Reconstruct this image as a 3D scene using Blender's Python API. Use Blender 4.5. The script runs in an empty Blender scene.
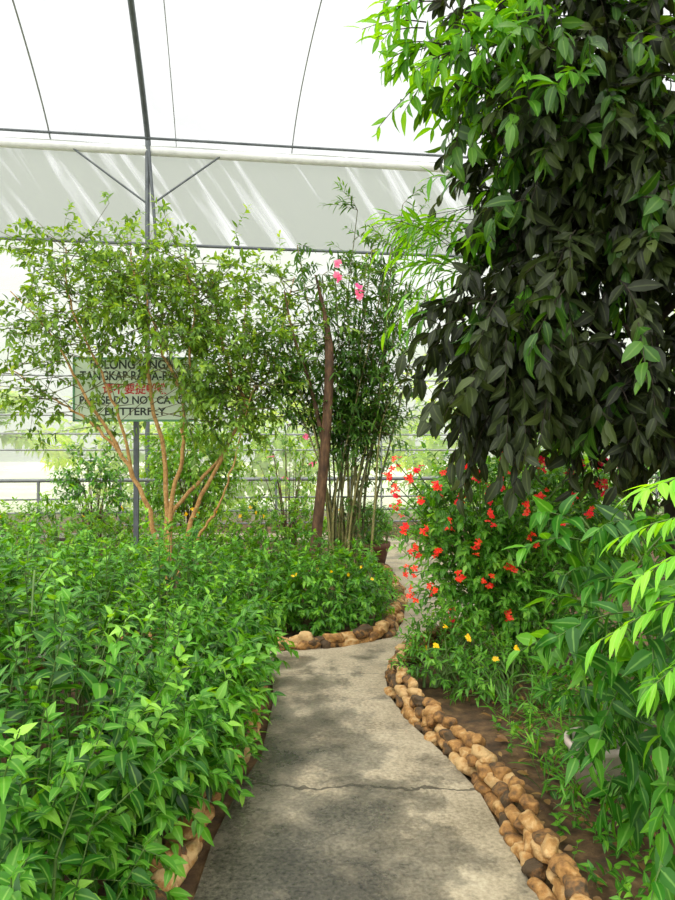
import bpy, math
import numpy as np
rng=np.random.default_rng(11)
scene=bpy.context.scene
try:
    scene.view_settings.view_transform='Standard'
    scene.view_settings.exposure=0.12
    scene.view_settings.gamma=1.04
except Exception: pass

# ------------------------------------------------------------------ helpers
def nrm(a): return a/np.maximum(np.linalg.norm(a,axis=-1,keepdims=True),1e-9)
def lin(r,g,b):
    f=lambda c:(c/255/12.92) if c/255<=0.04045 else ((c/255+.055)/1.055)**2.4
    return (f(r),f(g),f(b),1)
def U(a,b,n): return rng.uniform(a,b,n)

class Acc:
    def __init__(s): s.V=[];s.Q=[];s.M=[];s.R=[];s.D=[];s.n=0
    def add(s,V,Q,m,rnd,mid):
        V=V.reshape(-1,3)
        s.V.append(V);s.Q.append(Q.reshape(-1,4)+s.n);s.M.append(np.full(len(Q.reshape(-1,4)),m))
        s.R.append(np.broadcast_to(rnd,(len(V),)).astype(float));s.D.append(np.broadcast_to(mid,(len(V),)).astype(float))
        s.n+=len(V)
    def obj(s,name,mats,smooth=True):
        V=np.concatenate(s.V);Q=np.concatenate(s.Q);M=np.concatenate(s.M)
        me=bpy.data.meshes.new(name)
        me.vertices.add(len(V));me.vertices.foreach_set('co',V.astype(np.float32).ravel())
        me.loops.add(len(Q)*4);me.loops.foreach_set('vertex_index',Q.astype(np.int32).ravel())
        me.polygons.add(len(Q));me.polygons.foreach_set('loop_start',np.arange(0,len(Q)*4,4,dtype=np.int32))
        for m in mats: me.materials.append(m)
        me.polygons.foreach_set('material_index',M.astype(np.int32))
        me.update(calc_edges=True)
        me.polygons.foreach_set('use_smooth',np.full(len(Q),smooth))
        for nm,arr in (('rnd',s.R),('mid',s.D)):
            a=me.attributes.new(nm,'FLOAT','POINT');a.data.foreach_set('value',np.concatenate(arr).astype(np.float32))
        me.validate();me.update()
        o=bpy.data.objects.new(name,me);scene.collection.objects.link(o)
        return o

PROF={'lance':([0,.18,.42,.72,1],[.12,.75,1,.62,.03]),
      'ovate':([0,.15,.38,.7,1],[.15,.9,1,.55,.02]),
      'oval':([0,.2,.5,.8,1],[.1,.8,1,.6,.03]),
      'narrow':([0,.2,.45,.75,1],[.2,.9,1,.7,.05]),
      'petal':([0,.25,.55,.8,1],[.15,.5,.95,1,.5])}
def leaves(acc,P,D,N,L,W,bend=.25,fold=.25,m=1,shape='lance',rnd=None):
    n=len(P)
    if n==0: return
    D=nrm(D);S=nrm(np.cross(D,N));N2=np.cross(S,D)
    t,pf=PROF[shape];t=np.array(t);pf=np.array(pf)
    L=np.broadcast_to(L,(n,));W=np.broadcast_to(W,(n,));bend=np.broadcast_to(bend,(n,))
    c=np.array([-1,0,1.])
    along=(L[:,None]*t[None]*(1-.25*np.abs(bend)[:,None]*t[None]))[:,:,None,None]*D[:,None,None,:]
    wid=(W[:,None]*.5*pf[None])[:,:,None]*c[None,None]
    side=wid[...,None]*S[:,None,None,:]
    up=(fold*np.abs(wid)-(bend*L)[:,None,None]*(t**2)[None,:,None])[...,None]*N2[:,None,None,:]
    V=P[:,None,None,:]+along+side+up
    q=[]
    for r in range(4):
        for k in range(2):
            a=r*3+k;q.append([a,a+1,a+4,a+3])
    Q=(np.array(q)[None]+(np.arange(n)*15)[:,None,None])
    if rnd is None: rnd=rng.random(n)
    R=np.repeat(rnd,15);Dm=np.tile(np.tile(np.abs(c),5),n)
    acc.add(V,Q,m,R,Dm)

def tubes(acc,pts,rad,sides=5,m=0,rnd=None):
    pts=np.asarray(pts,float)
    if pts.ndim==2: pts=pts[None]
    N,K,_=pts.shape
    rad=np.broadcast_to(np.asarray(rad,float),(N,K))
    T=nrm(np.gradient(pts,axis=1));ref=np.array([.31,.94,.12])
    u=nrm(np.cross(T,ref));v=np.cross(T,u)
    a=np.arange(sides)/sides*2*math.pi
    V=pts[:,:,None]+rad[:,:,None,None]*(np.cos(a)[None,None,:,None]*u[:,:,None]+np.sin(a)[None,None,:,None]*v[:,:,None])
    q=[]
    for k in range(K-1):
        for j in range(sides):
            j2=(j+1)%sides;q.append([k*sides+j,k*sides+j2,(k+1)*sides+j2,(k+1)*sides+j])
    Q=np.array(q)[None]+(np.arange(N)*K*sides)[:,None,None]
    if rnd is None: rnd=rng.random(N)
    acc.add(V,Q,m,np.repeat(rnd,K*sides),0.)

def curve(ctrl,n=16):
    c=np.array(ctrl,float);c=np.vstack([2*c[0]-c[1],c,2*c[-1]-c[-2]])
    seg=len(c)-3;out=[]
    for s in np.linspace(0,seg-1e-6,n):
        i=int(s);t=s-i;p0,p1,p2,p3=c[i:i+4]
        out.append(.5*((2*p1)+(-p0+p2)*t+(2*p0-5*p1+4*p2-p3)*t*t+(-p0+3*p1-3*p2+p3)*t**3))
    return np.array(out)

UP=np.array([0,0,1.])
def twigs(acc,p0,d,L,K,ll,lw,droop=.3,spread=55,t0=.12,mode='spiral',grav=.2,bend=.3,ml=1,ms=0,rad=.003,
          tip=.7,jit=.25,shape='lance',fold=.25,upn=1.,tpow=.8,bias=None):
    n=len(p0);d=nrm(d);L=np.broadcast_to(L,(n,)).astype(float)
    ts=np.linspace(0,1,5)
    def pos(t): return p0[:,None]+d[:,None]*(L[:,None]*t)[...,None]-UP*(droop*L[:,None]*t**2)[...,None]
    tt=np.broadcast_to(ts,(n,5));tubes(acc,pos(tt),rad*(1-.6*ts)[None],3,ms)
    t=t0+(1-t0)*(np.linspace(0,1,K)[None]**tpow)+rng.normal(0,.02,(n,K))
    t=np.clip(t,t0,1)
    P=pos(t);T=nrm(d[:,None]-UP*(2*droop*t)[...,None])
    u=nrm(np.cross(T,UP+1e-3));v=np.cross(u,T)
    k=np.arange(K)
    if mode=='flat': phi=(k%2)*math.pi+rng.normal(0,.18,(n,K))
    elif mode=='pair': phi=(k%2)*math.pi+((k//2)%2)*math.pi/2+U(0,6.3,(n,1))+rng.normal(0,.3,(n,K))
    else: phi=k*2.4+U(0,6.3,(n,1))+rng.normal(0,.3,(n,K))
    sp=np.radians(spread*(1-.45*t**3)+rng.normal(0,9,(n,K)))
    D=T*np.cos(sp)[...,None]+(u*np.cos(phi)[...,None]+v*np.sin(phi)[...,None])*np.sin(sp)[...,None]
    D=nrm(D-UP*grav+rng.normal(0,jit*.5,(n,K,3)))
    N=UP*upn+T*.35+rng.normal(0,jit,(n,K,3))
    l=ll*(1-(1-tip)*t)*U(.75,1.15,(n,K));w=l*lw/ll*U(.85,1.15,(n,K))
    # leaf tone varies at random and gets lighter towards the twig tips
    rn=np.clip(rng.random((n,1))*.4+rng.random((n,K))*.4+t*.4-.15,0,1)
    leaves(acc,P.reshape(-1,3),D.reshape(-1,3),N.reshape(-1,3),l.ravel(),w.ravel(),
           bend=(bend*U(.4,1.5,(n,K))).ravel(),fold=fold,m=ml,shape=shape,rnd=rn.ravel())

def shell(c,r,n,inner=.4):
    d=nrm(rng.normal(size=(n,3)));R=(inner**3+(1-inner**3)*rng.random(n))**(1/3)
    return np.array(c)+d*R[:,None]*np.array(r),d

def bush(acc,c,r,n,K,ll,lw,base=None,upd=.5,Lt=.25,inner=.35,zmin=.05,nst=40,**kw):
    p,d=shell(c,r,n,inner);k=p[:,2]>zmin;p=p[k];d=d[k]
    dirs=nrm(d*np.array([1,1,.8])+UP*upd+rng.normal(0,.25,p.shape))
    twigs(acc,p,dirs,Lt*U(.6,1.3,len(p)),K,ll,lw,**kw)
    if base is not None:
        m=min(nst,len(p));b=np.array(base)+np.c_[rng.normal(0,.06,(m,2)),np.zeros(m)]
        s=np.linspace(0,1,7)[None,:,None];e=p[:m][:,None];b=b[:,None]
        mid=(b+e)/2+np.array([0,0,.12])-(e-b)*np.array([.15,.15,0])
        tubes(acc,b*(1-s)**2+2*mid*s*(1-s)+e*s*s,(.011*(1-.7*np.linspace(0,1,7)))[None],5,kw.get('ms',0))
    return p,dirs

def flower(acc,P,size,np_=7,m=2,up=None):
    P=np.asarray(P,float);n=len(P)
    up=nrm(rng.normal(0,.5,(n,3))+np.array([0,-.5,.5])) if up is None else np.broadcast_to(up,(n,3))
    a=nrm(np.cross(up,[.2,.9,.33]));b=np.cross(up,a)
    ph=np.arange(np_)/np_*6.283
    D=a[:,None]*np.cos(ph)[None,:,None]+b[:,None]*np.sin(ph)[None,:,None]+up[:,None]*U(.1,.9,(n,np_,1))
    L=np.broadcast_to(size,(n,))[:,None]*U(.7,1.2,(n,np_))
    leaves(acc,np.repeat(P,np_,0),D.reshape(-1,3),np.repeat(up,np_,0)+.01,L.ravel(),L.ravel()*.6,bend=.3,fold=.15,m=m,shape='petal')

def qsphere(n=5):
    g=np.linspace(-1,1,n+1);V=[];Q=[];idx={}
    def vid(p):
        k=tuple(round(x,4) for x in p)
        if k not in idx: idx[k]=len(V);V.append(k)
        return idx[k]
    for ax in range(3):
        for sg in (-1,1):
            def pt(i,j):
                p=[0,0,0];p[ax]=sg;p[(ax+1)%3]=g[i]*sg;p[(ax+2)%3]=g[j];return vid(p)
            for i in range(n):
                for j in range(n): Q.append([pt(i,j),pt(i+1,j),pt(i+1,j+1),pt(i,j+1)])
    return np.array(V,float),np.array(Q)
QS_V,QS_Q=qsphere(6)
def stone(acc,c,r,rot,m=0):
    d=nrm(QS_V)*.8+QS_V*.2*.85
    ph=U(0,6.3,6)
    f=1+.13*np.sin(d[:,0]*3+ph[0])*np.cos(d[:,1]*2.6+ph[1])+.10*np.sin(d[:,2]*4+d[:,0]*3+ph[2])+.05*np.sin(d[:,1]*6+ph[3]+d[:,2]*5)
    v=d*f[:,None]*np.array(r)
    tx=rng.normal(0,.25);v=v@np.array([[1,0,0],[0,math.cos(tx),-math.sin(tx)],[0,math.sin(tx),math.cos(tx)]])
    cs,sn=math.cos(rot),math.sin(rot);v=v@np.array([[cs,sn,0],[-sn,cs,0],[0,0,1]])
    acc.add(v+np.array(c),QS_Q,m,rng.random(),0.)

def lathe(acc,prof,c,m=0,seg=28,rnd=.5):
    a=np.arange(seg)/seg*6.28318;pr=np.array(prof)
    V=np.stack([pr[:,0][:,None]*np.cos(a)+c[0],pr[:,0][:,None]*np.sin(a)+c[1],np.repeat(pr[:,1][:,None],seg,1)+c[2]],-1)
    Q=[[i*seg+j,i*seg+(j+1)%seg,(i+1)*seg+(j+1)%seg,(i+1)*seg+j] for i in range(len(pr)-1) for j in range(seg)]
    acc.add(V,np.array(Q),m,rnd,0.)

def box(acc,lo,hi,m=0):
    x0,y0,z0=lo;x1,y1,z1=hi
    V=np.array([[x0,y0,z0],[x1,y0,z0],[x1,y1,z0],[x0,y1,z0],[x0,y0,z1],[x1,y0,z1],[x1,y1,z1],[x0,y1,z1]],float)
    acc.add(V,np.array([[0,3,2,1],[4,5,6,7],[0,1,5,4],[1,2,6,5],[2,3,7,6],[3,0,4,7]]),m,.5,0.)

# ------------------------------------------------------------------ materials
def newmat(name):
    m=bpy.data.materials.new(name);m.use_nodes=True;nt=m.node_tree
    return m,nt,nt.nodes['Principled BSDF'],nt.nodes['Material Output']
def ramp(nt,stops):
    r=nt.nodes.new('ShaderNodeValToRGB');e=r.color_ramp.elements
    e[0].position,e[0].color=stops[0];e[1].position,e[1].color=stops[-1]
    for p,c in stops[1:-1]:
        x=e.new(p);x.color=c
    return r
def leafmat(name,cols,rib,rough=.42,tr=.3,spec=.34):
    m,nt,b,o=newmat(name);N=nt.nodes;Lk=nt.links
    a=N.new('ShaderNodeAttribute');a.attribute_name='rnd'
    d=N.new('ShaderNodeAttribute');d.attribute_name='mid'
    r=ramp(nt,[(i/(len(cols)-1),lin(*c)) for i,c in enumerate(cols)]);Lk.new(a.outputs['Fac'],r.inputs[0])
    dr=ramp(nt,[(0,(1,1,1,1)),(.22,(0,0,0,1))]);Lk.new(d.outputs['Fac'],dr.inputs[0])
    mm=N.new('ShaderNodeMath');mm.operation='MULTIPLY';mm.inputs[1].default_value=.45;Lk.new(dr.outputs[0],mm.inputs[0])
    mx=N.new('ShaderNodeMix');mx.data_type='RGBA';Lk.new(mm.outputs[0],mx.inputs[0]);Lk.new(r.outputs[0],mx.inputs[6]);mx.inputs[7].default_value=lin(*rib)
    Lk.new(mx.outputs[2],b.inputs['Base Color']);b.inputs['Roughness'].default_value=rough
    b.inputs['Specular IOR Level'].default_value=spec
    t=N.new('ShaderNodeBsdfTranslucent')
    hs=N.new('ShaderNodeHueSaturation');hs.inputs['Value'].default_value=1.9;hs.inputs['Saturation'].default_value=1.15;hs.inputs['Hue'].default_value=.475
    Lk.new(mx.outputs[2],hs.inputs['Color']);Lk.new(hs.outputs[0],t.inputs[0])
    s=N.new('ShaderNodeMixShader');s.inputs[0].default_value=tr
    Lk.new(b.outputs[0],s.inputs[1]);Lk.new(t.outputs[0],s.inputs[2]);Lk.new(s.outputs[0],o.inputs[0])
    return m
def plain(name,cols,rough=.7,scale=12,bump=.3,metal=0,stretch=(1,1,1),attr=False):
    m,nt,b,o=newmat(name);N=nt.nodes;Lk=nt.links
    tc=N.new('ShaderNodeTexCoord');mp=N.new('ShaderNodeMapping');mp.inputs['Scale'].default_value=stretch
    Lk.new(tc.outputs['Object'],mp.inputs[0])
    n=N.new('ShaderNodeTexNoise');n.inputs['Scale'].default_value=scale;n.inputs['Detail'].default_value=6;n.inputs['Roughness'].default_value=.65
    Lk.new(mp.outputs[0],n.inputs[0])
    r=ramp(nt,[(.3+.4*i/max(1,len(cols)-1),lin(*c)) for i,c in enumerate(cols)])
    if attr:
        a=N.new('ShaderNodeAttribute');a.attribute_name='rnd'
        ad=N.new('ShaderNodeMath');ad.operation='MULTIPLY_ADD';ad.inputs[1].default_value=.45;ad.inputs[2].default_value=-.22
        Lk.new(a.outputs['Fac'],ad.inputs[0]);a2=N.new('ShaderNodeMath');a2.operation='ADD'
        Lk.new(ad.outputs[0],a2.inputs[0]);Lk.new(n.outputs[0],a2.inputs[1]);Lk.new(a2.outputs[0],r.inputs[0])
    else: Lk.new(n.outputs[0],r.inputs[0])
    Lk.new(r.outputs[0],b.inputs['Base Color']);b.inputs['Roughness'].default_value=rough;b.inputs['Metallic'].default_value=metal
    if bump:
        bp=N.new('ShaderNodeBump');bp.inputs['Strength'].default_value=bump;bp.inputs['Distance'].default_value=.02
        Lk.new(n.outputs[0],bp.inputs['Height']);Lk.new(bp.outputs[0],b.inputs['Normal'])
    return m
def plastic(name,col,t0,t1,scale,stretch,roty=0,pos=(.35,.65),tint=(1,1,1),dist=0):
    m,nt,b,o=newmat(name);N=nt.nodes;Lk=nt.links
    tc=N.new('ShaderNodeTexCoord');mp=N.new('ShaderNodeMapping');mp.inputs['Scale'].default_value=stretch
    mr=N.new('ShaderNodeMapping');mr.inputs['Rotation'].default_value=(0,roty,0);Lk.new(tc.outputs['Object'],mr.inputs[0])
    Lk.new(mr.outputs[0],mp.inputs[0])
    n=N.new('ShaderNodeTexNoise');n.inputs['Scale'].default_value=scale;n.inputs['Detail'].default_value=5;n.inputs['Distortion'].default_value=dist
    Lk.new(mp.outputs[0],n.inputs[0])
    r=ramp(nt,[(pos[0],(t0,)*3+(1,)),(pos[1],(t1,)*3+(1,))]);Lk.new(n.outputs[0],r.inputs[0])
    tl=N.new('ShaderNodeBsdfTranslucent');tl.inputs[0].default_value=lin(*col)
    b.inputs['Base Color'].default_value=lin(*col);b.inputs['Roughness'].default_value=.35
    s0=N.new('ShaderNodeMixShader');s0.inputs[0].default_value=.8;Lk.new(b.outputs[0],s0.inputs[1]);Lk.new(tl.outputs[0],s0.inputs[2])
    tp=N.new('ShaderNodeBsdfTransparent');tp.inputs[0].default_value=tint+(1,)
    s=N.new('ShaderNodeMixShader');Lk.new(r.outputs[0],s.inputs[0]);Lk.new(s0.outputs[0],s.inputs[1]);Lk.new(tp.outputs[0],s.inputs[2])
    Lk.new(s.outputs[0],o.inputs[0]);return m

L_porter=leafmat('leaf_porterweed',[(14,54,8),(36,96,16),(80,148,30),(152,206,78)],(160,205,100))  # ramp ends paint dark gaps and pale highlights into the leaf colour
L_tree=leafmat('leaf_slim_tree',[(42,74,20),(74,114,30),(114,154,50),(166,194,86)],(160,180,110),tr=.4)
L_cane=leafmat('leaf_cane',[(24,58,18),(50,94,28),(92,138,46)],(140,170,90),tr=.38)
L_dark=leafmat('leaf_dark_tree',[(16,22,10),(26,35,15),(42,54,23),(78,94,44)],(90,104,60),rough=.45,tr=.26,spec=.3)
L_mid=leafmat('leaf_mature_green',[(26,54,14),(48,90,24),(86,134,42)],(120,156,76),tr=.33)
L_bright=leafmat('leaf_bright',[(50,108,20),(88,154,36),(148,206,72)],(160,205,100),tr=.45)
L_salvia=leafmat('leaf_salvia',[(32,82,16),(70,134,32),(134,190,70)],(160,200,110),tr=.4)
L_low=leafmat('leaf_low_bush',[(28,80,14),(64,130,26),(130,190,56)],(160,200,90))
L_hedge=leafmat('leaf_hedge',[(48,96,18),(94,152,34),(160,202,64)],(160,196,90))
L_fore=leafmat('leaf_foreground',[(18,64,12),(46,110,24),(106,174,48)],(150,200,100),rough=.4,tr=.38)
L_pin=leafmat('leaf_pinnate',[(66,138,30),(106,182,44),(156,216,72)],(180,220,120),tr=.45)
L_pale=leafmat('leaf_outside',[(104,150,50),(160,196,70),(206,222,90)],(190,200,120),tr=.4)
L_dry=leafmat('leaf_dry',[(120,86,50),(150,118,66),(96,66,40)],(120,90,50),tr=.1)
STEM_G=plain('stem_green',[(60,90,36),(95,126,56)],.6,20,0)
BARK_T=plain('bark_tan',[(136,96,54),(178,134,76),(202,166,108)],.75,25,.4)
TWIG=plain('twig_olive',[(74,74,42),(110,102,62)],.75,25,0)
BARK_B=plain('bark_brown',[(50,36,24),(86,60,40),(122,90,62)],.8,22,.6,stretch=(1,1,.3))
BARK_D=plain('bark_dark',[(30,24,18),(52,44,32)],.85,20,.5)
CANE=plain('cane_green_brown',[(70,70,38),(108,104,56),(146,138,84)],.55,14,.2,attr=True)
RED=leafmat('petal_red',[(240,36,12),(250,62,26),(255,104,54)],(250,90,40),tr=.35)
PINK=leafmat('petal_pink',[(236,100,130),(245,140,170)],(250,150,170),tr=.35)
YEL=leafmat('petal_yellow',[(245,190,10),(252,220,40)],(250,200,30),tr=.3)
STONE=plain('stone_ochre',[(66,50,28),(124,86,42),(162,118,62),(188,154,104)],.8,18,.9,attr=True)
SOIL=plain('soil',[(44,34,20),(82,60,36),(120,94,60)],.95,9,1.0)
GRASS=plain('outside_lawn_hazed',[(182,190,160),(206,212,188)],.95,.5,0)  # lawn painted pale grey to stand in for white haze
STEEL=plain('galvanised_steel',[(120,124,126),(150,154,156)],.45,5,0,metal=.3)
DSTEEL=plain('dark_steel',[(70,76,82),(96,102,108)],.5,5,0,metal=.3)
RSTEEL=plain('rail_steel',[(104,110,112),(132,136,138)],.5,5,0,metal=.3)
WPIPE=plain('white_pipe',[(200,202,204),(225,226,228)],.5,5,0)
TERRA=plain('terracotta',[(70,44,32),(110,70,50)],.8,12,.3)
PALEPOT=plain('pale_pot',[(190,170,160),(225,212,204)],.6,12,.1)
P_roof=plastic('plastic_film_roof',(166,169,174),.42,.82,.7,(1,.5,1),0,(.32,.6),dist=2.0)
P_upper=plastic('plastic_film_glare_streaks',(148,152,148),.20,1.0,1.3,(3.0,1,.22),.6,(.52,.76),dist=.6)  # bright glare streaks are put into the film's transparency pattern
P_wall=plastic('plastic_film_wall',(200,206,192),.4,.82,.8,(.5,1,2.6),0,(.3,.7),dist=1.0)

# concrete path material
PATH,nt,b,o=newmat('wet_concrete');N=nt.nodes;K_=nt.links
tc=N.new('ShaderNodeTexCoord');sx=N.new('ShaderNodeSeparateXYZ');K_.new(tc.outputs['Object'],sx.inputs[0])
def noise(sc,det=6,dist=0):
    n=N.new('ShaderNodeTexNoise');n.inputs['Scale'].default_value=sc;n.inputs['Detail'].default_value=det;n.inputs['Roughness'].default_value=.66
    n.inputs['Distortion'].default_value=dist
    K_.new(tc.outputs['Object'],n.inputs[0]);return n
def math_(op,a,bb,c=None):
    n=N.new('ShaderNodeMath');n.operation=op
    for i,x in enumerate([a,bb,c]):
        if x is None: continue
        if isinstance(x,(int,float)): n.inputs[i].default_value=x
        else: K_.new(x,n.inputs[i])
    return n.outputs[0]
n1=noise(2.6,12,.15);n2=noise(55,10);n3=noise(3.0,4);n4=noise(2.2,9)
# dampness: strongest at the near, left end of the walk
g=math_('MULTIPLY_ADD',sx.outputs[1],-.085,.42)
g=math_('MULTIPLY_ADD',sx.outputs[0],-.22,g)
wet=math_('ADD',math_('MAXIMUM',g,-.02),n1.outputs[0])
wr=ramp(nt,[(.50,(0,0,0,1)),(.58,(.6,.6,.6,1)),(.74,(1,1,1,1))]);K_.new(wet,wr.inputs[0])
mixn=math_('MULTIPLY_ADD',n4.outputs[0],.5,math_('MULTIPLY',n2.outputs[0],.5))
base=ramp(nt,[(.38,lin(116,106,84)),(.5,lin(154,142,118)),(.62,lin(180,169,144))]);K_.new(mixn,base.inputs[0])
wetc=ramp(nt,[(.38,lin(38,37,31)),(.5,lin(72,69,59)),(.62,lin(104,99,86))]);K_.new(mixn,wetc.inputs[0])
mx=N.new('ShaderNodeMix');mx.data_type='RGBA';K_.new(wr.outputs[0],mx.inputs[0]);K_.new(base.outputs[0],mx.inputs[6]);K_.new(wetc.outputs[0],mx.inputs[7])
def crack(y0,amp,w,src):
    yy=math_('SUBTRACT',sx.outputs[1],y0);yy=math_('MULTIPLY_ADD',src,-amp,yy);yy=math_('ADD',yy,amp*.5)
    return math_('LESS_THAN',math_('ABSOLUTE',yy,0),w)
ck=math_('MAXIMUM',crack(3.25,.35,.012,n3.outputs[0]),crack(4.9,.2,.004,n3.outputs[0]))
ck=math_('MULTIPLY',ck,.75)
mx2=N.new('ShaderNodeMix');mx2.data_type='RGBA';K_.new(ck,mx2.inputs[0]);K_.new(mx.outputs[2],mx2.inputs[6]);mx2.inputs[7].default_value=lin(42,38,28)
K_.new(mx2.outputs[2],b.inputs['Base Color'])
rr=math_('MULTIPLY_ADD',wr.outputs[0],-.5,.75);K_.new(rr,b.inputs['Roughness'])
bp=N.new('ShaderNodeBump');bp.inputs['Strength'].default_value=.35;bp.inputs['Distance'].default_value=.008;K_.new(n2.outputs[0],bp.inputs['Height']);K_.new(bp.outputs[0],b.inputs['Normal'])

# ------------------------------------------------------------------ ground & path
a=Acc()
gx=np.linspace(-14,14,141);gy=np.linspace(-4,18,111);X,Y=np.meshgrid(gx,gy)
Z=.018*np.sin(X*5+Y*3)*np.cos(Y*6-X*2)+.015*np.sin(X*11+1)*np.sin(Y*9)-.01
V=np.stack([X,Y,Z],-1);n=len(gx)
Q=np.array([[j*n+i,j*n+i+1,(j+1)*n+i+1,(j+1)*n+i] for j in range(len(gy)-1) for i in range(n-1)])
a.add(V,Q,0,.5,0.);a.obj('ground',[SOIL])
a=Acc();V=np.array([[-80,-60,-.12],[80,-60,-.12],[80,100,-.12],[-80,100,-.12]],float);a.add(V,np.array([[0,1,2,3]]),0,.5,0.);a.obj('outside_ground',[GRASS])

left=[(-.56,-.5),(-.54,1.5),(-.50,2.49),(-.50,2.8),(-.46,3.2),(-.39,3.6),(-.40,4.4),(-.46,4.9),(-1.0,5.05),(-5,5.15),(-5,5.7),(-1.3,5.62),(-.44,5.45),(.02,5.55),(.45,5.85),(.6,6.4),(.74,7.5),(.7,9),(.4,10.6),(-.8,12.3),(-9,12.6)]
right=[(-9,13.2),(0,13.2),(1.3,12.2),(1.75,10.5),(1.9,9),(1.8,7.6),(1.5,6.8),(1.1,6.2),(.7,5.65),(.44,5.25),(.33,4.87),(.33,4.45),(.42,4.0),(.55,3.6),(.65,3.2),(.68,2.8),(.70,2.49),(.72,1.5),(.74,-.5)]
import bmesh
bm=bmesh.new();vs=[bm.verts.new((x,y,0)) for x,y in left+right];f=bm.faces.new(vs)
bmesh.ops.recalc_face_normals(bm,faces=bm.faces)
ex=bmesh.ops.extrude_face_region(bm,geom=list(bm.faces))
for v in ex['geom']:
    if isinstance(v,bmesh.types.BMVert): v.co.z=.035
bmesh.ops.triangulate(bm,faces=[f for f in bm.faces if len(f.verts)>4]);bmesh.ops.recalc_face_normals(bm,faces=bm.faces)
me=bpy.data.meshes.new('concrete_path');bm.to_mesh(me);bm.free();me.materials.append(PATH)
po=bpy.data.objects.new('concrete_path',me);scene.collection.objects.link(po)

def border(pts,name,off=.04,size=.06,rows=2,side=1):
    a=Acc();c=curve([(x,y,0) for x,y in pts],500);d=np.r_[0,np.cumsum(np.linalg.norm(np.diff(c,axis=0),axis=1))]
    for row in range(rows):
        s=U(0,.05,1)[0]
        while s<d[-1]:
            i=min(np.searchsorted(d,s),498);p=c[i];t=nrm(c[i+1]-c[i]);nn=np.array([t[1],-t[0],0])*side
            l=size*U(.65,1.6,1)[0]
            q=p+nn*(off+row*.028+U(-.02,.02,1)[0]);z=.04+row*.05+U(-.015,.02,1)[0]
            stone(a,(q[0],q[1],z),(l*.95,size*U(.6,.9,1)[0],size*U(.5,.75,1)[0]),math.atan2(t[1],t[0])+U(-.4,.4,1)[0])
            s+=l*1.45
    return a.obj(name,[STONE])
border([(.73,1.2),(.71,2.49),(.69,2.8),(.66,3.2),(.56,3.6),(.43,4.0),(.34,4.45),(.34,4.87),(.45,5.25),(.72,5.65),(1.1,6.2),(1.5,6.8),(1.8,7.6)],'stone_border',rows=3,size=.052,off=.03)
border([(-3.5,5.7),(-1.3,5.66),(-.44,5.48),(.02,5.58),(.43,5.88),(.58,6.4),(.72,7.5),(.68,9)],'stone_border',side=-1,size=.075,rows=2)
border([(-3.5,5.05),(-1.0,4.98),(-.54,4.85),(-.47,4.4),(-.46,3.6),(-.52,3.2),(-.55,2.8),(-.55,2.4),(-.58,1.2)],'stone_border',rows=2,side=1)

# ------------------------------------------------------------------ greenhouse shell (turned about 8 degrees)
th=math.radians(8);ct,st=math.cos(th),math.sin(th)
def W(u,v,z): return np.array([u*ct+v*st, 16+u*st-v*ct, z])
ZB=8.3;SP=18.
def rz(v): return ZB+3.3*math.sin(math.pi*min(max(v/SP,0),1))**.85
def sheet(name,u0,u1,z0,z1,v,mat,nu=60,amp=.03):
    a=Acc();us=np.linspace(u0,u1,nu+1);zs=np.linspace(z0,z1,7)
    V=np.array([[W(u,v+amp*math.sin(u*2.1+z),z) for u in us] for z in zs])
    Q=np.array([[j*(nu+1)+i,j*(nu+1)+i+1,(j+1)*(nu+1)+i+1,(j+1)*(nu+1)+i] for j in range(6) for i in range(nu)])
    a.add(V,Q,0,.5,0.);return a.obj(name,[mat])
wb=sheet('wall_back',-14,14,-.05,6.1,0,P_wall)
w2=sheet('upper_film',-14,14,6.1,ZB,.02,P_upper);w2.parent=wb
for nm,u in(('wall_left',-14),('wall_right',14)):
    a=Acc();vs_=np.linspace(0,SP,13)
    V=np.array([[W(u,v,-.05) for v in vs_],[W(u,v,rz(v)) for v in vs_]])
    a.add(V,np.array([[i,i+1,i+14,i+13] for i in range(12)]),0,.5,0.);a.obj(nm,[P_wall])
a=Acc();us=np.linspace(-14,14,57);vs_=np.linspace(0,SP,37)
V=np.array([[W(u,v,rz(v)+.05*math.cos(u*2.9)+.02*math.sin(v*3+u)) for u in us] for v in vs_])
a.add(V,np.array([[j*57+i,j*57+i+1,(j+1)*57+i+1,(j+1)*57+i] for j in range(36) for i in range(56)]),0,.5,0.);a.obj('ceiling',[P_roof])
# frame
a=Acc()
def pipe(p,q,r,m=0,n=2): tubes(a,np.array([p+(q-p)*k/(n-1) for k in range(n)]),r,8,m)
pipe(W(-14,.15,ZB-.18),W(14,.15,ZB-.18),.10,1);pipe(W(-14,.2,ZB+.08),W(14,.2,ZB+.08),.03,2)
pipe(W(-14,.12,6.1),W(14,.12,6.1),.035,2)
for z in (3.2,2.35,1.95,1.6): pipe(W(-14,.1,z),W(14,.1,z),.018,0)
for u in (-10.2,1.0,4.8,7.8,10.8): pipe(W(u,.1,0),W(u,.1,6.1),.022,0)
pc=-4.2
pipe(W(pc,.2,0),W(pc,.2,ZB),.05,2);pipe(W(pc+.24,.25,5.5),W(pc+.02,.25,ZB),.035,2)
pipe(W(pc-1.6,.2,ZB-.2),W(pc,.2,ZB-1.35),.022,2);pipe(W(pc+1.6,.2,ZB-.2),W(pc+.1,.2,ZB-1.35),.022,2)
for u,r in ((-10.3,.014),(-6.25,.018),(pc,.06),(-3.6,.010),(-1.05,.014),(2.6,.02),(7.8,.06)):
    sg=1 if u>-3 else (-.2 if u<-5 else 0)
    tubes(a,np.array([W(u+.16*sg*v**1.4*.5,v,rz(v)-.06) for v in np.linspace(0.05,7.9,40)]),r,8,2 if r>.05 else 0)
a.obj('greenhouse_frame',[STEEL,WPIPE,DSTEEL])
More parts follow.
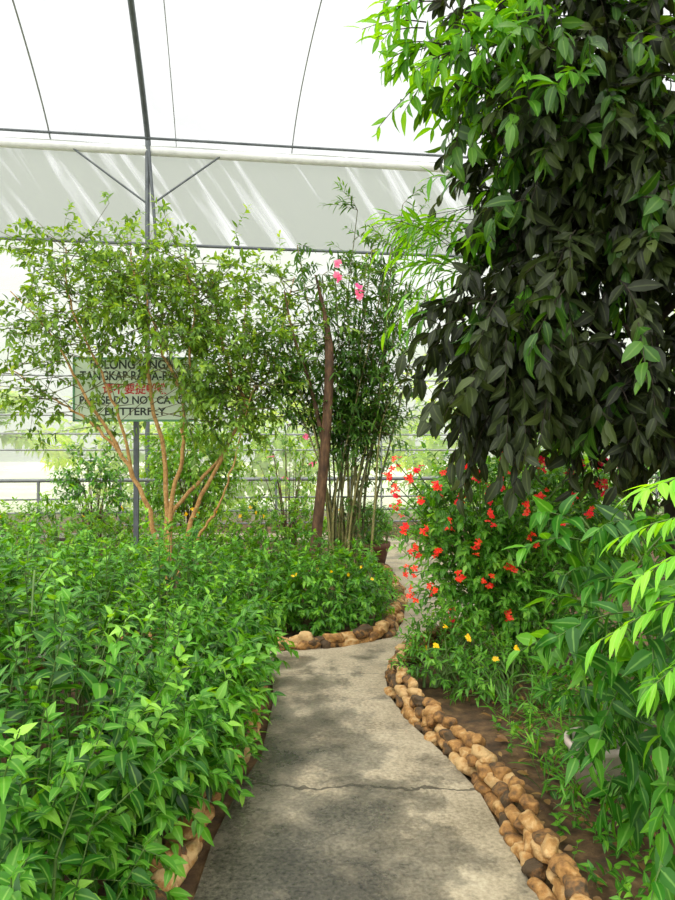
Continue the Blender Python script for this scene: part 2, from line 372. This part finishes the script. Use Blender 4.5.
# railing
a=Acc()
for z,r in((1.02,.038),(.66,.018),(.4,.018),(.15,.018)): pipe(W(-12,1.9,z),W(12,1.9,z),r,0)
for u in np.arange(-12,12.1,1.5): pipe(W(u,1.9,-.02),W(u,1.9,1.0),.03,0)
a.obj('metal_railing',[RSTEEL])

# vegetation outside, seen faintly through the film
for i,(c,r,n) in enumerate([((-13,20,1.5),(2.2,1,1.6),200),((-3.5,19.5,1.6),(4,1,1.7),340),((4.5,20,2.0),(3.4,1,2.2),360),((11,20,2.5),(2.5,1,3),240)]):
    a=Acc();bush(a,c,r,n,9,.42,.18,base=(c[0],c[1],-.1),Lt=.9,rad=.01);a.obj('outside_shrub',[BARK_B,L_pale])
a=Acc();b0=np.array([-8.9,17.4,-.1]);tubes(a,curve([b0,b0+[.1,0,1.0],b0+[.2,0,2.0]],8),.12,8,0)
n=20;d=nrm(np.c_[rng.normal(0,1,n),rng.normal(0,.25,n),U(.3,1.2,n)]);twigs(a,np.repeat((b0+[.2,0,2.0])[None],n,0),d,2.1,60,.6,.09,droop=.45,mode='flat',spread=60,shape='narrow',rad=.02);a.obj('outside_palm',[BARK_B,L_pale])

# ------------------------------------------------------------------ porterweed bed (left)
a=Acc();n=1500
x=U(-3.9,-.66,n);y=U(1.3,4.85,n)
edge=np.clip((x+1.1)/.5,0,1)
z=U(.38,.84,n)+.10*np.sin(x*3+y*2)-edge*.24-np.clip(2.0-y,0,1)*.25
d=np.c_[rng.normal(0,.28,n)+edge*.5,rng.normal(0,.28,n)-np.clip(2.1-y,0,.8)*.4,np.ones(n)]
twigs(a,np.c_[x,y,z],d,U(.26,.46,n),18,.108,.050,droop=.05,spread=72,mode='pair',t0=.1,grav=.14,bend=.35,tip=.42,shape='ovate',rad=.004,tpow=.72,jit=.35)
k=slice(0,600);s=np.linspace(0,1,4)[None,:,None];b_=np.c_[x[k],y[k],np.zeros(600)][:,None]+rng.normal(0,.05,(600,1,3))*[1,1,0];e_=np.c_[x[k],y[k],z[k]][:,None]
tubes(a,b_*(1-s)+e_*s,.005,4,0)
n=760;y2=U(1.3,4.85,n);near=np.clip((2.9-y2)/1.0,0,1);p=np.c_[U(-.93,-.57,n)-near*.3,y2,U(.12,.55,n)]
twigs(a,p,np.c_[U(.4,1.0,n),rng.normal(0,.4,n)-near*.4,U(0,.9,n)],U(.16,.3,n),10,.105,.048,droop=.25,spread=60,mode='pair',shape='ovate',rad=.003,jit=.35)
n=22;ps=np.c_[U(-2.8,-.7,n),U(2,4.8,n),U(.9,1.1,n)];ds=np.c_[rng.normal(0,.5,n),rng.normal(0,.4,n),np.ones(n)]
t=np.linspace(0,1,8);tubes(a,ps[:,None]+nrm(ds)[:,None]*(t*.22)[None,:,None]-UP*(t**2*.08)[None,:,None],.004,4,0)
a.obj('porterweed_bush',[STEM_G,L_porter])

# ------------------------------------------------------------------ slim tree with tan stems
a=Acc()
stems=[[(-1.97,8,.05),(-2.14,7.95,.91),(-2.43,7.9,1.54),(-2.77,7.8,2.17),(-3.17,7.8,2.86),(-3.6,7.7,3.35)],
 [(-1.95,8,.05),(-1.99,8.1,1.37),(-2.16,8.15,2.17),(-2.27,8.2,2.97),(-2.37,8.2,3.6),(-2.43,8.2,4.0)],
 [(-1.93,7.95,.05),(-1.86,7.9,1.0),(-1.72,7.8,1.6),(-1.70,7.75,2.2),(-1.58,7.7,3.05),(-1.68,7.7,3.8)],
 [(-1.9,8,.05),(-1.62,8,.95),(-1.32,8,1.5),(-1.05,8,2.1),(-.72,8.1,2.7),(-.5,8.1,3.6)],
 [(-1.97,8.1,.05),(-1.95,8.1,.8),(-1.55,8.2,1.3),(-1.25,8.25,1.75),(-1.12,8.3,2.5),(-1.1,8.3,3.5)],
 [(-1.90,7.9,.05),(-1.5,7.8,.7),(-1.3,7.7,1.0),(-1.12,7.6,1.5),(-.9,7.6,2.3)],
 [(-2.30,7.93,1.24),(-2.42,7.8,1.9),(-2.62,7.7,2.5),(-2.9,7.6,3.2),(-2.95,7.6,3.8)],
 [(-2.43,7.9,1.54),(-2.8,8.0,1.9),(-3.3,8.1,2.2),(-3.9,8.2,2.6)],
 [(-1.70,7.75,2.2),(-1.95,7.6,2.8),(-2.1,7.5,3.5)],[(-1.05,8,2.1),(-1.3,7.9,2.8),(-1.4,7.9,3.6)]]
P=[]
for i,s in enumerate(stems):
    c=curve(s,26);c[1:-1,:2]+=rng.normal(0,.012,(24,2));r0=.032 if i<5 else .02;tubes(a,c,np.linspace(r0,.006,26),8,0);P.append(c[np.where((c[:,2]>1.9))[0]])
P=np.concatenate(P);n=480;i=rng.integers(0,len(P),n);p=P[i]+rng.normal(0,.03,(n,3))
d=nrm(np.c_[rng.normal(0,1.0,n),rng.normal(0,.7,n),rng.normal(.15,.45,n)])
L2=U(.3,.85,n)
def clear(q):  # keep the view of the notice open on its south side
    return ~((q[:,0]>-3.15)&(q[:,0]<-1.75)&(q[:,2]>1.75)&(q[:,2]<2.75)&(rng.random(len(q))<.72))
kk=clear(p+d*(L2*.8)[:,None]);p=p[kk];d=d[kk];L2=L2[kk]
tubes(a,p[:,None]+d[:,None]*(L2[:,None]*np.linspace(0,1,4)[None])[...,None],np.linspace(.006,.0025,4)[None],4,2)
for f_ in(.4,.7,1.):
    q=p+d*(L2*f_)[:,None];kk=clear(q);q=q[kk];dd=d[kk]
    twigs(a,q,dd+rng.normal(0,.55,q.shape),U(.2,.42,len(q)),11,.105,.046,droop=.15,spread=55,bend=.25,rad=.002,jit=.4,ms=2)
a.obj('slim_ornamental_tree',[BARK_T,L_tree,TWIG])

# ------------------------------------------------------------------ cane clump tree (centre)
a=Acc()
tubes(a,curve([(-.27,7.85,.03),(-.24,7.85,.6),(-.14,7.8,1.6),(-.09,7.8,2.6),(-.14,8,3.1),(-.25,8,3.6)],24),np.r_[np.linspace(.072,.05,16),np.linspace(.042,.012,8)],10,0)
tubes(a,curve([(-.14,7.8,1.6),(-.3,7.9,2.3),(-.5,7.9,2.9),(-.6,7.9,3.4)],14),np.linspace(.03,.008,14),7,0)
P=[]
for k in range(26):
    bx=U(-.1,.36,1)[0];by=8+U(-.2,.25,1)[0];tx=bx*1.4+rng.normal(.16,.42);tz=U(2.6,4.4,1)[0]
    c=curve([(bx,by,.03),(bx+.1*(tx-bx)+rng.normal(0,.03),by,1.0),(bx+.4*(tx-bx)+rng.normal(0,.04),by+.05,2.0),(tx,by+rng.normal(0,.2),tz)],22)
    tubes(a,c,np.linspace(.017,.005,22),6,2);P.append(c[12:]);
P.append(curve([(-.09,8,2.6),(-.14,8,3.1),(-.25,8,3.6)],8));P.append(curve([(-.3,8,2.3),(-.5,7.9,2.9),(-.6,7.9,3.4)],6))
P=np.concatenate(P);n=660;i=rng.integers(0,len(P),n)
twigs(a,P[i],np.c_[rng.normal(0,.8,n),rng.normal(0,.7,n),rng.normal(.55,.45,n)],U(.25,.6,n),13,.14,.032,droop=.25,spread=50,bend=.25,rad=.003,shape='narrow')
n=80;twigs(a,np.c_[U(.0,.6,n),U(7.9,8.2,n),U(.5,2,n)],np.c_[rng.normal(0,.7,n),rng.normal(0,.6,n),rng.normal(.7,.4,n)],U(.2,.4,n),9,.12,.028,shape='narrow')
for k in range(2): flower(a,np.array([(.0,7.3,3.55),(.22,7.3,3.28),(.03,7.25,3.38),(.24,7.3,3.2)])+rng.normal(0,.02,(4,3)),.045,7,3)
a.obj('cane_clump_tree',[BARK_B,L_cane,CANE,PINK])

# ------------------------------------------------------------------ centre bed low bushes and hedges
a=Acc()
for c,r,n in[((-.05,6.25,.27),(.5,.42,.36),300),((-.8,6.3,.3),(.6,.5,.44),300),((-1.6,6.5,.32),(.6,.55,.48),260),((.2,6.9,.25),(.33,.5,.36),160),((-2.6,6.6,.32),(.7,.6,.52),240),((-.6,7.2,.3),(.7,.4,.45),220)]:
    bush(a,c,r,n,9,.085,.038,base=(c[0],c[1],0),upd=.7,Lt=.16,nst=30,shape='ovate')
flower(a,np.c_[U(-.4,.4,7),U(5.8,6.2,7),U(.5,.6,7)],.018,6,2)
a.obj('low_flowering_bush',[STEM_G,L_low,YEL])
for c,r,n in[((-3.6,9.2,.4),(1.9,.5,.5),560),((-.9,9.25,.38),(1.15,.35,.48),400),((-6.3,9.0,.40),(.7,.5,.5),240)]:
    a=Acc();bush(a,c,r,n,10,.1,.042,base=(c[0],c[1],0),upd=.7,Lt=.2,nst=40)
    m=10;flower(a,np.c_[U(c[0]-r[0],c[0]+r[0],m),np.full(m,c[1]-.4),U(.75,.9,m)],.03,6,2);a.obj('trimmed_hedge',[STEM_G,L_hedge,YEL])
a=Acc();bush(a,(-2.3,11,1.25),(.7,.6,.8),360,10,.13,.055,base=(-2.3,11,0),Lt=.3,nst=30);a.obj('leafy_shrub',[BARK_B,L_hedge])
a=Acc();bush(a,(-3.85,11,1.0),(.4,.45,.65),140,10,.12,.05,base=(-3.85,11,0),Lt=.3,nst=30);a.obj('leafy_shrub',[BARK_B,L_porter])
a=Acc();bush(a,(-.75,10.3,1.25),(.5,.35,.65),80,8,.11,.04,base=(-.7,10.3,0),Lt=.3,nst=24)
flower(a,[(-.65,9.9,1.95),(-.45,9.9,1.78),(-.95,9.9,1.5),(-.35,9.9,1.4),(-.75,9.9,1.2)],.06,7,2);a.obj('pink_flowering_shrub',[BARK_B,L_hedge,PINK])
a=Acc();bush(a,(3.4,11.7,.7),(1.2,.6,.75),380,10,.13,.05,base=(3.4,11.7,0),Lt=.3);a.obj('leafy_shrub',[BARK_B,L_hedge])
a=Acc();bush(a,(3.3,8.3,.9),(1.3,.6,.95),460,10,.12,.05,base=(3.3,8.3,0),Lt=.3);a.obj('leafy_shrub',[BARK_B,L_low])
a=Acc();lathe(a,[(.001,.0),(.17,.0),(.24,.3),(.265,.32),(.265,.38),(.23,.38),(.21,.33),(.001,.33)],(.44,9.3,.0),0)
bush(a,(.44,9.3,.6),(.2,.2,.2),110,9,.1,.03,base=(.44,9.3,.33),Lt=.16,nst=16,zmin=.4,ml=1,ms=2);a.obj('potted_plant',[TERRA,L_low,STEM_G])

# ------------------------------------------------------------------ butterfly notice board
e=bpy.data.objects.new('butterfly_notice_sign',None);scene.collection.objects.link(e);e.location=(-2.49,8.62,0)
SIGN=plain('sign_board_paint',[(210,228,206),(224,238,218)],.5,3,0);BLK=plain('sign_black',[(24,44,36),(34,54,44)],.5,3,0);RDT=plain('sign_red',[(196,50,44),(206,64,56)],.5,3,0);GRN=plain('sign_green',[(80,140,100),(100,160,115)],.5,3,0)
a=Acc();box(a,(-.74,-.012,1.97),(.74,.012,2.72),0)
for lo,hi in[((-.76,-.02,1.95),(.76,.02,1.975)),((-.76,-.02,2.715),(.76,.02,2.74)),((-.765,-.02,1.95),(-.74,.02,2.74)),((.74,-.02,1.95),(.765,.02,2.74))]: box(a,lo,hi,1)
o=a.obj('board',[SIGN,GRN],False);o.parent=e
a=Acc();box(a,(-.03,.02,-.01),(.03,.07,2.6),0);o=a.obj('post',[DSTEEL],False);o.parent=e
for i,(txt,z,w,h,m) in enumerate([('TOLONG JANGAN',2.60,1.15,.12,BLK),('TANGKAP RAMA-RAMA',2.46,1.36,.12,BLK),('\u8bf7\u4e0d\u8981\u6349\u8774\u8776',2.30,.80,.11,RDT),('PLEASE DO NOT CATCH',2.17,1.36,.10,BLK),('BUTTERFLY',2.03,.75,.10,BLK)]):
    cu=bpy.data.curves.new('text_line_%d'%(i+1),'FONT');cu.body=txt;cu.align_x='CENTER';cu.size=h*1.3;cu.extrude=.002;cu.offset=.003
    t=bpy.data.objects.new('text_line_%d'%(i+1),cu);scene.collection.objects.link(t);cu.materials.append(m)
    t.rotation_euler=(math.pi/2,0,0);t.location=(0,-.016,z);t.parent=e
    bpy.context.view_layer.update()
    if t.dimensions.x>0: t.scale=(w/t.dimensions.x,1,1)

# ------------------------------------------------------------------ red salvia bush
a=Acc()
for c,r,n in[((1.4,5.5,.9),(.7,.5,.65),480),((1.05,5.3,.62),(.33,.33,.45),150),((1.9,5.6,1.0),(.6,.45,.5),300),((.92,5.3,1.15),(.35,.35,.35),120),((1.5,5.1,.55),(.4,.3,.4),110)]:
    bush(a,c,r,n,9,.09,.044,base=(1.4,5.4,0),upd=.6,Lt=.22,nst=26,shape='ovate',inner=.25)
F=[(.42,1.51),(.57,1.45),(.40,1.30),(.46,1.05),(.55,.88),(.85,1.24),(1.08,1.28),(1.63,1.26),(1.80,1.37),(1.34,1.62),(1.0,1.66),(.51,.59),(.80,.41),(1.19,.45),(1.06,1.11),(1.38,.99),(1.91,1.33),(2.1,1.39),(.70,.88),(.62,1.02),(1.25,1.45),(1.5,1.5),(.74,1.42),(.95,.95),(1.7,1.5),(.42,1.18),(.6,1.25),(.9,1.5),(1.15,1.6),(1.98,1.5),(1.75,1.15),(.5,.75),(.66,.62),(1.45,1.3),(.5,1.4),(.78,1.1),(1.2,.8),(1.15,1.38),(1.3,1.2),(.98,1.4),(1.6,1.42),(.68,1.34),(.36,1.4),(1.4,1.5),(1.52,1.12),(.85,.72),(1.85,1.5),(1.05,.68)]
F=np.array([(x,4.85+U(-.1,.2,1)[0],z) for x,z in F])
base=np.array([1.15,5.45,.35]);s=np.linspace(0,1,8)[None,:,None];e_=F[:,None];b_=np.repeat(base[None],len(F),0)[:,None];md=(b_+e_)/2+np.array([0,.1,.2])
tubes(a,b_*(1-s)**2+2*md*s*(1-s)+e_*s*s,.004,4,0)
twigs(a,F-[[0,0,.24]]+(base-F)*.12,(F-base)*[1,1,.3]+UP*.6,.18,7,.075,.034,shape='ovate')
for k in range(5): flower(a,F+rng.normal(0,1,F.shape)*[.018,.018,.028],.027,5,2)
a.obj('red_salvia_bush',[STEM_G,L_salvia,RED])

# ------------------------------------------------------------------ dark-leaved tree (right)
a=Acc()
tubes(a,curve([(2.45,5.0,-.02),(2.4,4.95,1.2),(2.15,4.8,2.2),(1.9,4.7,3.4),(1.8,4.6,4.8)],24),np.linspace(.10,.04,24),10,0)
br=[[(2.2,4.85,1.9),(1.7,4.6,2.4),(1.2,4.4,2.6),(.8,4.3,2.5)],[(2.1,4.8,2.5),(1.5,4.5,3.1),(1.0,4.3,3.5),(.7,4.2,3.8)],[(2.1,4.8,2.4),(2.5,4.4,2.9),(2.8,4.1,3.3)],[(1.9,4.7,3.3),(1.4,4.3,4.0),(.8,4.0,4.35)],[(2.3,4.9,1.6),(1.9,4.3,2.1),(1.6,3.9,2.3)],[(1.9,4.7,3.4),(2.3,4.2,4.0),(2.6,3.8,4.4)]]
for b_ in br: tubes(a,curve(b_,14),np.linspace(.035,.01,14),7,0)
def grp(c,r,n,ml,inner=.45,ll=.18,lw=.07,dn=.25,K=10,droop=.45,grav=.45,off=(0,0,0),shape='oval'):
    p,d=shell(c,r,n,inner);dirs=d*[.9,.9,.4]+rng.normal(0,.45,(n,3))-UP*dn+np.array(off)
    twigs(a,p,dirs,U(.2,.45,n),K,ll,lw,droop=droop,spread=55,grav=grav,bend=.35,rad=.005,tip=.8,jit=.5,ml=ml,shape=shape)
grp((1.9,4.5,2.6),(.95,.75,.9),320,1);grp((1.6,4.5,3.5),(.7,.6,.8),200,1);grp((2.25,4.4,3.9),(.95,.7,1.1),300,1);grp((1.05,4.4,2.3),(.36,.38,.48),90,1,dn=.6);grp((1.5,4.4,4.5),(.7,.5,.6),90,1);grp((2.3,4.2,1.9),(.5,.5,.32),60,1)
grp((1.85,4.3,2.7),(1.0,.8,.95),42,2);grp((1.35,4.2,3.1),(.5,.5,.5),26,2)
grp((2.2,4.2,3.8),(.9,.75,1.0),30,2);grp((1.3,4.2,3.8),(.6,.5,.5),40,2)
grp((1.02,4.1,4.1),(.5,.4,.62),62,3,inner=.3,ll=.17,lw=.052,dn=-.3,droop=.3,grav=.2,off=(-.4,0,0),shape='lance')
grp((.72,4.1,4.15),(.28,.3,.42),26,3,inner=.3,ll=.16,lw=.048,dn=-.2,droop=.3,grav=.2,off=(-.8,0,0),shape='lance')
grp((1.45,4.0,3.7),(.4,.3,.6),8,3,inner=.3,ll=.18,lw=.062,dn=.2,grav=.4)
grp((1.3,3.9,2.7),(.6,.3,.9),6,3,inner=.3,ll=.18,lw=.06,dn=.3,grav=.5)
n=22;p,d=shell((.85,4.5,3.0),(.22,.3,.4),n,.3)
twigs(a,p,np.c_[-np.ones(n),rng.normal(0,.3,n),rng.normal(.1,.25,n)],U(.4,.6,n),10,.2,.04,droop=.3,spread=40,ml=3)
a.obj('dark_leaved_tree',[BARK_D,L_dark,L_mid,L_bright])

# ------------------------------------------------------------------ foreground shrubs (right)
a=Acc()
b0=np.array([1.45,2.9,0.]);n=38
tips=np.c_[U(.86,1.6,n),U(2.4,3.2,n),U(.7,1.42,n)]
s=np.linspace(0,1,8)[None,:,None];md=(b0+tips)/2+[[.15,0,.25]]
tubes(a,b0*(1-s)**2+2*md[:,None]*s*(1-s)+tips[:,None]*s*s,np.linspace(.011,.004,8)[None],6,0)
twigs(a,tips-[[.0,0,.05]],np.c_[-U(-.3,1,n),-U(-.1,.8,n),rng.normal(.15,.35,n)],U(.18,.34,n),11,.15,.064,droop=.4,spread=62,grav=.3,bend=.35,tip=.7,rad=.004,shape='ovate',jit=.45)
n=60;p=np.c_[U(1.04,1.6,n),U(2.2,3.0,n),U(.2,1.1,n)]
twigs(a,p,np.c_[-U(-.3,.8,n),-U(-.2,.8,n),rng.normal(-.1,.4,n)],U(.12,.25,n),8,.155,.06,droop=.5,spread=55,grav=.4,bend=.3,rad=.004,jit=.45,shape='ovate')
a.obj('broadleaf_shrub',[STEM_G,L_fore])
a=Acc();b0=np.array([1.34,2.1,0.])
tubes(a,curve([b0,b0+[-.03,-.05,.8],b0+[-.05,-.05,1.5]],12),np.linspace(.018,.010,12),8,0)
st_=np.array([b0+[-.05,-.05,h] for h in (1.5,1.47,1.42,1.36,1.3,1.22,1.12)]);n=len(st_)
dd=np.array([(-.7,-.2,.25),(-.5,.6,.3),(-.8,.5,.1),(-.9,.1,.0),(-.6,-.4,.0),(-.9,.3,-.1),(-.9,0,-.2)])
twigs(a,st_,dd,U(.38,.5,n),22,.14,.034,droop=.35,spread=62,mode='flat',grav=.12,bend=.25,tip=.75,rad=.006,jit=.12,t0=.12,upn=1.5)
a.obj('pinnate_leaved_shrub',[STEM_G,L_pin])

# bed plants along right border
a=Acc()
for c,r,n in[((.74,4.75,.2),(.26,.35,.26),150),((1.05,4.5,.15),(.3,.35,.2),90),((1.2,4.95,.22),(.35,.25,.28),110)]:
    bush(a,c,r,n,8,.07,.024,base=(c[0],c[1],0),upd=.7,Lt=.14,nst=20)
flower(a,[(.62,4.4,.37),(.82,4.4,.42),(.98,4.35,.3),(.7,4.55,.45),(1.1,4.3,.38),(.58,4.6,.3)],.024,7,2)
a.obj('marigold_plant',[STEM_G,L_salvia,YEL])
a=Acc();n=190;p=np.c_[U(.88,2.0,n),U(2.0,4.4,n),np.full(n,.01)]
twigs(a,p,np.c_[rng.normal(0,.4,n),rng.normal(0,.4,n),np.ones(n)],U(.05,.13,n),7,.06,.03,droop=.1,spread=70,shape='ovate',rad=.002)
n=50;p=np.c_[U(.9,1.6,n),U(3.0,4.4,n),np.full(n,.01)]
twigs(a,p,np.c_[rng.normal(0,.3,n),rng.normal(0,.3,n),np.ones(n)],U(.2,.4,n),12,.13,.014,droop=.3,spread=35,shape='narrow',rad=.002)
a.obj('ground_weeds',[STEM_G,L_low])
a=Acc();n=620;P=np.c_[U(.82,2.6,n),U(1.8,5.2,n),np.full(n,.025)]
leaves(a,P,np.c_[rng.normal(0,1,(n,2)),rng.normal(0,.1,n)],np.c_[rng.normal(0,.3,(n,2)),np.ones(n)],U(.03,.08,n),U(.015,.035,n),m=0)
a.obj('leaf_litter',[L_dry])
a=Acc();lathe(a,[(.001,0),(.09,0),(.13,.2),(.145,.21),(.145,.24),(.125,.24),(.115,.19),(.001,.19)],(1.22,3.3,.0),0)
bush(a,(1.22,3.3,.42),(.16,.16,.18),50,8,.12,.04,base=(1.22,3.3,.19),Lt=.15,nst=10,zmin=.25,ms=2);a.obj('potted_plant',[PALEPOT,L_fore,STEM_G])

# ------------------------------------------------------------------ light
w=bpy.data.worlds.new('World');scene.world=w;w.use_nodes=True;nt=w.node_tree
bg=nt.nodes['Background'];tc=nt.nodes.new('ShaderNodeTexCoord');sp=nt.nodes.new('ShaderNodeSeparateXYZ');nt.links.new(tc.outputs['Generated'],sp.inputs[0])
r=ramp(nt,[(0,(.74,.78,.70,1)),(.25,(.88,.90,.88,1)),(1,(1.0,1.0,1.0,1))]);nt.links.new(sp.outputs[2],r.inputs[0]);nt.links.new(r.outputs[0],bg.inputs[0]);bg.inputs[1].default_value=1.25
sl=bpy.data.lights.new('sun','SUN');sl.energy=6;sl.angle=math.radians(120);sl.color=(1,.96,.86);so=bpy.data.objects.new('sun',sl);scene.collection.objects.link(so)
so.rotation_euler=(math.radians(20),math.radians(-14),0)

cam=bpy.data.cameras.new('camera');cam.sensor_fit='VERTICAL';cam.sensor_height=36;cam.lens=28;cam.clip_end=300
co=bpy.data.objects.new('camera',cam);scene.collection.objects.link(co);co.location=(0,0,1.6);co.rotation_euler=(math.pi/2,0,0);scene.camera=co
print('done')
